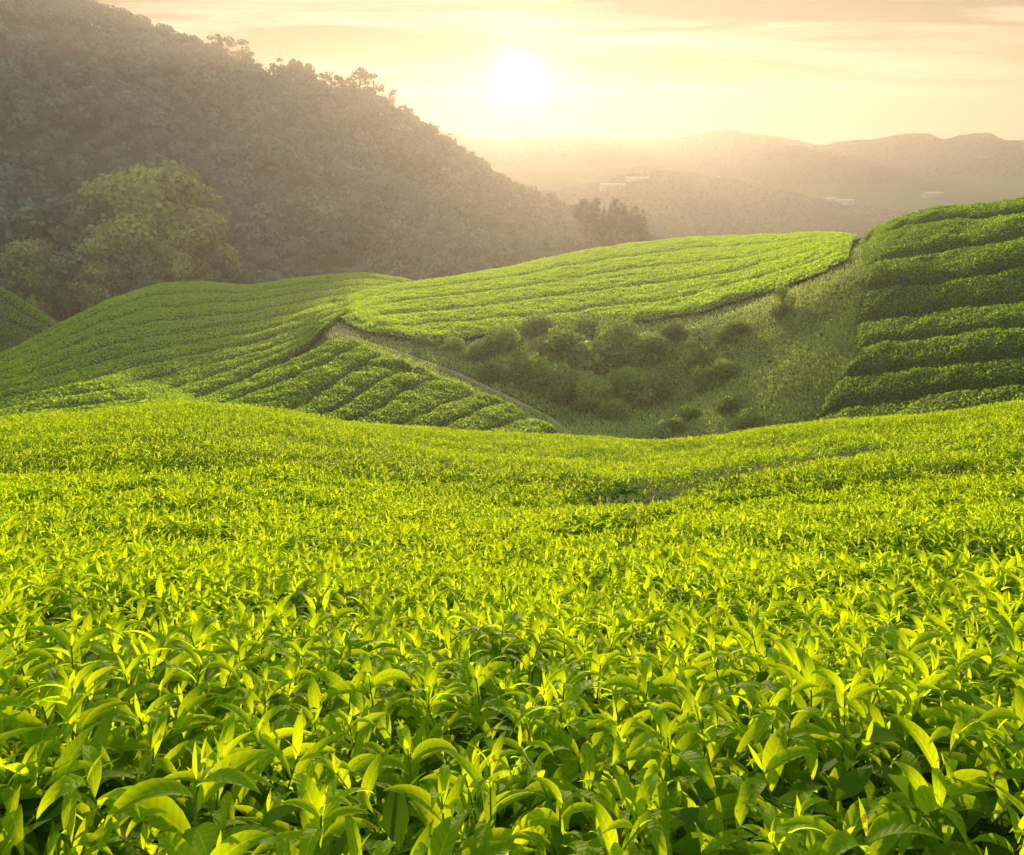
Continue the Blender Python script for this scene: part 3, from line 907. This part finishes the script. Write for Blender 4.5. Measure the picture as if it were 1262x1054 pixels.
TREE_PROTO = {}
for kind, (h, w, fn, mat, size, nper) in {
    'broad': (10, 9, broad_lobes, M_TREE, .42, 70), 'round': (8, 8, broad_lobes, M_TREE_PALE, .26, 150), 'tall': (12, 6, broad_lobes, M_TREE, .28, 110),
    'cone': (11, 4.5, cone_lobes, M_TREE, .30, 70), 'thin': (11, 7, thin_lobes, M_TREE, .32, 60), 'bush': (2.0, 3.0, broad_lobes, M_BUSH, .10, 480), 'shrub': (3.2, 2.0, broad_lobes, M_BUSH, .11, 420)}.items():
    for var in range(3):
        gg = rng(abs(hash(kind)) % 1000 if False else sum(map(ord, kind)) * 7 + var)
        lobes = fn(gg, h, w)
        if kind in ('bush', 'shrub'):
            lobes = [l for l in broad_lobes(gg, h, w, 16, .12)] + [(gg.normal(0, w * .18), gg.normal(0, w * .18), h * gg.uniform(.2, .4), w * .27, w * .27, h * .25) for _ in range(5)]
        cv, cf, ct = crown_cloud(gg, lobes, nper, size)
        tv, tf, tt = trunk_mesh(gg, h, lobes, .028 * h)
        TREE_PROTO[kind, var] = (cv, cf, ct, mat, tv, tf, h, w, {})


def tree(kind, var, loc, s, rz, label, cat, group, name='tree', mat=None, sy=None):
    cv, cf, ct, m0, tv, tf, h, w, cache = TREE_PROTO[kind, var]
    mat = mat or m0
    root = empty(name, loc)
    key = mat.name
    if key not in cache:
        c = mesh_np('crown', cv, cf, mat, ct, parent=root)
        t = mesh_np('trunk', tv, tf, M_BARK, parent=root)
        cache[key] = (c.data, t.data)
    else:
        for nm, me in zip(('crown', 'trunk'), cache[key]):
            o = bpy.data.objects.new(nm, me); o.parent = root; link(o)
    if sy:                    # tall tree: the crown keeps its shape, the trunk is drawn out
        c, t = root.children
        c.scale = (s, s, s); c.location = (0, 0, (sy - s) * h); t.scale = (s, s, sy)
    else:
        root.scale = (s, s, s)
    root.rotation_euler = (0, 0, rz)
    return tag(root, label, cat, group)


g = rng(77)
# forest on the big left hill: one mass of crowns
def forest(name, label, n, seed, cond, r0, r1, px0, px1, smin, smax, ncard):
    g = rng(seed)
    a0, a1 = ray(px0, 300)[0], ray(px1, 300)[0]
    a = g.uniform(a0, a1, n); r = np.sqrt(g.uniform(r0 * r0, r1 * r1, n))
    x, y = r * np.sin(a), r * np.cos(a); z = surf(x, y)
    k = cond(x, y, z, r, a); x, y, z = x[k], y[k], z[k]; N = len(x)
    h = g.uniform(smin, smax, N) * np.interp(a[k], ray([480, 660], [200, 200])[0], [1, .6]); w = h * g.uniform(.7, 1.05, N)
    n_l = 5
    P, T, S, NN = [], [], [], []
    tree_t = g.normal(.45, .2, N)
    for q in range(n_l):
        la = g.uniform(0, 6.28, N); lr = w * .28 * g.random(N) ** .5
        c = np.stack([x + lr * np.cos(la), y + lr * np.sin(la), z + h * g.uniform(.42, .78, N)], -1)
        s = w * g.uniform(.22, .32, N)
        d = g.normal(size=(N, ncard, 3)); d /= np.linalg.norm(d, axis=2, keepdims=True)
        d[..., 2] = np.where(d[..., 2] < -.3, -d[..., 2], d[..., 2])
        pos = c[:, None] + d * (s[:, None, None] * (.7 + .4 * g.random((N, ncard, 1)))) * [1, 1, .85]
        P.append(pos.reshape(-1, 3)); nn = d + g.normal(0, .45, d.shape); NN.append((nn / np.linalg.norm(nn, axis=2, keepdims=True)).reshape(-1, 3))
        T.append(np.repeat(np.clip(tree_t + g.normal(0, .12, N), 0, 1), ncard)); S.append(np.repeat(s * .30, ncard))
    P, T, S, NN = map(np.concatenate, (P, T, S, NN))
    v, f, t = cards(P, NN, S * g.uniform(.7, 1.3, len(S)), T, g, .75)
    return tag(mesh_np(name, v, f, M_FOREST, t), label, 'forest', kind='stuff')


rcrest = lambda a: np.interp(a, AZ, LR[:, 20])
forest('forest', 'hazy dense forest covering the big hill on the left', 6000, 401, lambda x, y, z, r, a: (r > 205) & (r < rcrest(a) + 18), 205, 432, -120, 850, 3, 11, 24)

# single trees along the skyline of the big hill
sk = [(14, 10), (38, 9), (60, 8), (78, 9), (98, 8), (118, 8), (139, 8), (158, 7), (176, 9), (193, 8), (210, 8), (228, 10), (243, 9), (258, 9), (270, 12), (282, 12), (297, 14), (310, 12), (327, 9), (341, 10), (353, 11), (367, 10),
      (383, 11), (396, 10), (410, 11), (421, 10), (432, 12), (445, 15), (462, 14), (476, 12), (489, 10), (507, 7), (532, 5), (560, 5), (590, 5), (622, 5), (655, 5), (690, 6)]
crest_px = np.array([(60, 4), (130, 27), (180, 42), (260, 76), (300, 96), (360, 110), (440, 134), (490, 148), (520, 166), (560, 188), (600, 209), (640, 231), (700, 255), (750, 277)], float)
for i, (px, hh) in enumerate(sk):
    az = float(ray(px, np.interp(px, crest_px[:, 0], crest_px[:, 1]))[0])
    r = float(rcrest(az)) + g.uniform(-4, 3); hh *= 1.3 if (262 < px < 320 or 345 < px < 485) else .8
    x, y = r * math.sin(az), r * math.cos(az)
    kind = 'thin' if px in (270, 282, 297, 310, 353, 410, 432, 445, 462, 476) else ['broad', 'tall', 'thin'][i % 3]
    ph_ = TREE_PROTO[kind, 0][6]
    near = ['leaning out over the ridge', 'rising clear of its neighbours', 'low on the skyline'][i % 3]
    s = hh / ph_
    lab = ('slender tree with sparse clumps standing against the sky on the ridge' if kind == 'thin' else 'bushy tree standing against the sky on the ridge' if kind == 'broad' else 'narrow full-crowned tree standing against the sky on the ridge')
    tree(kind, i % 3, (x, y, float(surf(np.array(x), np.array(y))) - .3), s, g.uniform(0, 6.28), lab, 'tree', {'thin': 'sparse trees on the ridge', 'broad': 'bushy trees on the ridge', 'tall': 'narrow trees on the ridge'}[kind], 'ridge_tree')

# pale tree cluster at the foot of the big hill: (x of crown, y of crown top, photo height, kind, distance)
cluster = [
    (150, 222, 100, 'round', 222, 'pale tree with the darkest domed top at the left of the lit clump'), (205, 208, 120, 'round', 228, 'tallest pale tree with a columnar crown in the lit clump'),
    (172, 255, 95, 'round', 214, 'wide yellow-green tree in the middle of the lit clump'), (235, 262, 85, 'round', 212, 'rounded pale tree at the right of the lit clump'),
    (135, 290, 80, 'round', 206, 'dull olive tree low at the left of the lit clump'), (195, 300, 60, 'round', 200, 'small pale tree low in the front of the lit clump'),
    (262, 250, 95, 'tall', 226, 'dark tree just right of the lit clump'), (283, 268, 78, 'cone', 224, 'dark pointed tree furthest right beside the lit clump'),
    (105, 262, 90, 'broad', 225, 'dim tree just left of the lit clump'), (60, 250, 95, 'broad', 230, 'grey-green tree above the notch between the hills'), (20, 262, 95, 'broad', 226, 'grey-green tree at the left edge above the far hedges'),
    (40, 300, 70, 'round', 205, 'bluish round tree low above the far left hedges'), (82, 312, 60, 'broad', 200, 'dark bush-like tree in the notch between the hills'), (120, 325, 60, 'round', 198, 'dull round tree filling the foot of the lit clump'), (228, 308, 50, 'round', 200, 'low green tree at the right foot of the lit clump'), (0, 330, 60, 'broad', 205, 'dark tree at the left edge just above the far hedges'),
    (258, 312, 50, 'broad', 204, 'dark tree low behind the crest right of the lit clump'), (185, 268, 70, 'round', 218, 'olive tree between the two tallest crowns of the lit clump'), (160, 318, 45, 'broad', 195, 'small dark tree behind the crest of the left-hand spur'),
]
for i, (px, py, hp, kind, r, lab) in enumerate(cluster):
    r = float(far(r))
    az, s_ = ray(px, py); az, s_ = float(az), float(s_)
    x, y = r * math.sin(az), r * math.cos(az); zb = float(surf(np.array(x), np.array(y)))
    top = s_ * r; H = max(top - zb, 5)
    ph_ = TREE_PROTO[kind, 0][6]
    wid = min(hp * r / FPX / ph_, H / ph_)
    root = tree(kind, i % 3, (x, y, zb), wid, g.uniform(0, 6.28), lab, 'tree', None, 'hillside_tree', M_TREE_PALE if ('pale' in lab or 'yellow' in lab or 'olive' in lab) else None, sy=H / ph_)

# conifers behind the central hill
for i, (px, py, kind, r) in enumerate([(722, 247, 'broad', 330), (733, 244, 'tall', 335), (745, 250, 'cone', 330), (754, 243, 'cone', 328), (762, 245, 'tall', 332), (771, 246, 'cone', 326), (779, 250, 'cone', 330), (787, 254, 'tall', 332), (794, 258, 'cone', 328)]):
    r = float(far(r))
    az, s_ = ray(px, py); az, s_ = float(az), float(s_)
    x, y = r * math.sin(az), r * math.cos(az); zb = float(surf(np.array(x), np.array(y)))
    ph_ = TREE_PROTO[kind, 0][6]
    labs = {'broad': 'wide round-topped tree at the left end of the hazy stand behind the central hill', 'tall': 'full-crowned tree in the hazy stand behind the central hill', 'cone': 'pointed conifer in the hazy stand behind the central hill'}
    H = s_ * r - zb
    tree(kind, i % 3, (x, y, zb), 0.75 if kind != 'cone' else 1.0, g.uniform(0, 6.28), labs[kind], 'tree', {'tall': 'full-crowned trees of the hazy stand', 'cone': 'conifers of the hazy stand'}.get(kind), 'stand_tree', sy=H / ph_)

# bushes on the bank below the central hill
bushes = [(860, 450, 3.4, 'shrub', 'tall dark shrub standing alone on the grassy bank'), (888, 470, 1.9, 'bush', 'round dark bush right of the tall shrub on the grassy bank'),
          (962, 392, 2.6, 'shrub', 'yellow-green shrub high on the grassy bank'), (925, 525, 1.1, 'bush', 'low dark bush at the foot of the grassy bank'), (830, 535, 1.2, 'bush', 'brownish bush at the bottom of the gully'),
          (798, 490, 2.2, 'bush', 'bright-topped bush beside the gully grass'), (768, 482, 2.0, 'bush', 'olive bush in the gully left of the bright-topped one'), (845, 520, 1.3, 'bush', 'small bush right of the brownish gully bush'),
          (905, 505, 1.2, 'bush', 'small dark clump below the round bush on the bank'), 
          
          (730, 500, 2.3, 'bush', 'dark shaded bush just above the gully floor'), (700, 485, 2.6, 'bush', 'rust-tinted bush above the path bend'), (665, 470, 2.6, 'bush', 'wide shaded bush above the path'), (640, 450, 2.8, 'shrub', 'upright shrub among the shaded bushes above the path'),
          (690, 440, 3.0, 'bush', 'big brown-green bush in the middle of the thicket'), (735, 450, 3.0, 'bush', 'big olive bush at the right of the thicket'), (620, 430, 2.4, 'bush', 'rounded bush at the left end of the thicket'),
          (660, 415, 2.6, 'bush', 'sunlit bush topping the thicket at the left'), (715, 415, 2.6, 'bush', 'sunlit bush topping the thicket at the middle'), (765, 425, 2.6, 'bush', 'sunlit bush topping the thicket at the right'),
          (800, 440, 2.4, 'bush', 'olive bush on the bank right of the thicket'), (590, 440, 1.8, 'bush', 'low bush under the bright hedge edge'), (560, 432, 1.4, 'bush', 'small brown bush under the bright hedge edge'),
          (525, 425, 1.2, 'bush', 'tiny bush on the bank above the middle of the path'), (610, 465, 1.7, 'bush', 'low leafy bush just above the path'), (755, 515, 1.5, 'bush', 'low bush on the gully floor'), (905, 415, 1.6, 'bush', 'faint bush on the upper grassy bank'),
          (835, 415, 1.8, 'bush', 'yellowish bush under the lit ridge of hedges'), (470, 408, 1.2, 'bush', 'small brown bush below the tip of the central hill')]
for i, (px, py, hh, kind, lab) in enumerate(bushes):
    P = hit(np.array([px]), np.array([py]), 38, 95, drop=.65)[0]
    tree(kind, i % 3, tuple(P - [0, 0, .26 * hh]), 1.08 * hh / TREE_PROTO[kind, 0][6], g.uniform(0, 6.28), lab, 'shrub' if kind == 'shrub' else 'bush', None, 'hillside_' + kind)

# far forest texture on the hills beyond
def far_forest(seed, n, r0, r1, px0, px1, size):
    g = rng(seed)
    a0, a1 = ray(px0, 220)[0], ray(px1, 220)[0]
    a = g.uniform(a0, a1, n); r = g.uniform(r0, r1, n)
    x, y = r * np.sin(a), r * np.cos(a); z = surf(x, y)
    k = g.random(n) < .35 + .5 * (N2(x / 120, y / 120) > -.2)
    pos = np.stack([x, y, z], -1)[k]
    m = 4
    P = np.repeat(pos, m, 0); d = g.normal(size=P.shape); d /= np.linalg.norm(d, axis=1, keepdims=True); d[:, 2] = np.abs(d[:, 2])
    return cards(P + d * size * .55, d, np.full(len(P), size) * g.uniform(.5, 1, len(P)), np.clip(g.normal(.4, .2, len(P)), 0, 1), g, .9)


v, f, t = join([far_forest(501, 16000, 550, 635, 640, 1300, 1.7), far_forest(502, 26000, 700, 772, 780, 1320, 1.9), far_forest(503, 16000, 830, 890, 520, 1050, 2.1), far_forest(504, 6000, 440, 550, 760, 1300, 1.8)])
tag(mesh_np('distant_forest', v, f, M_FAR, t), 'far blue-grey woods on the ridges beyond the valley', 'forest', kind='stuff')

# greenhouses in the valley
M_SHEET = ground_mat('greenhouse_sheet', [(0.26, 0.26, 0.26), (0.36, 0.36, 0.35)], .2, .1, .05, .35)
M_POST = ground_mat('greenhouse_wall', [(0.20, 0.21, 0.20), (0.28, 0.29, 0.28)], .5, .1, .05, .6)
for i, (px, py, r, L, W, rot, lab) in enumerate([
        (755, 235, 1150, 70, 26, .1, 'long white greenhouse at the left in the misty valley'), (785, 233, 1180, 60, 24, .05, 'long white greenhouse at the right end of the bright pair in the misty valley'),
        (1040, 248, 1500, 55, 26, -.1, 'bright white greenhouse alone on the valley floor'), (1022, 251, 1450, 34, 20, .2, 'small pale greenhouse beside the bright one on the valley floor'),
        (1150, 239, 1750, 55, 30, -.1, 'white greenhouse close to the right-hand tea slope skyline')]):
    r = float(far(r)); L *= .24; W *= .2
    az = float(ray(px, py)[0]); x, y = r * math.sin(az), r * math.cos(az); zb = float(surf(np.array(x), np.array(y)))
    top = float(ray(px, py)[1]) * r
    root = empty('greenhouse', (x, y, zb)); root.rotation_euler = (0, 0, rot)
    nb = 4; sv, sf, o_ = [], [], 0
    for b in range(nb):          # barrel roofs side by side
        y0 = -W / 2 + b * W / nb
        for q in range(7):
            a_ = math.pi * q / 6
            yy, zz_ = y0 + W / nb * .5 * (1 - math.cos(a_)), 2.0 + .9 * math.sin(a_)
            sv += [(-L / 2, yy, zz_), (L / 2, yy, zz_)]
            if q:
                k = o_ + q * 2; sf.append((k - 2, k - 1, k + 1, k))
        o_ += 14
    mesh_np('roof', np.array(sv), np.array(sf), M_SHEET, parent=root)
    c = [(-L / 2, -W / 2), (L / 2, -W / 2), (L / 2, W / 2), (-L / 2, W / 2)]
    wv = np.array([(a, b, z) for z in (-7, 2.0) for a, b in c], float)
    mesh_np('wall', wv, np.array([(k, (k + 1) % 4, (k + 1) % 4 + 4, k + 4) for k in range(4)]), M_POST, smooth=False, parent=root)
    tag(root, lab, 'greenhouse')

# ------------------------------------------------------------------ haze
bm_lo, bm_hi = (-1000, -1000, float(gz.min()) - 1), (1000, 1000, 79.0)
hv = np.array([(x, y, z) for x in (bm_lo[0], bm_hi[0]) for y in (bm_lo[1], bm_hi[1]) for z in (bm_lo[2], bm_hi[2])], float)
hf = np.array([(0, 1, 3, 2), (4, 6, 7, 5), (0, 4, 5, 1), (2, 3, 7, 6), (0, 2, 6, 4), (1, 5, 7, 3)])
M_HAZE, n, l = new_mat('haze_air')
out = n.new('ShaderNodeOutputMaterial'); pv_ = n.new('ShaderNodeVolumePrincipled')
pv_.inputs['Color'].default_value = (0.95, 0.88, 0.85, 1)
pv_.inputs['Density'].default_value = 0.00046
pv_.inputs['Anisotropy'].default_value = 0.53
l.new(pv_.outputs[0], out.inputs['Volume'])
tag(mesh_np('haze', hv, hf, M_HAZE, smooth=False), 'warm morning haze filling the valleys', 'haze', kind='stuff')
print('zmax', ZG.max(), 'zmin', gz.min(), 'verts', sum(len(o.data.vertices) for o in bpy.data.objects if o.type == 'MESH'))
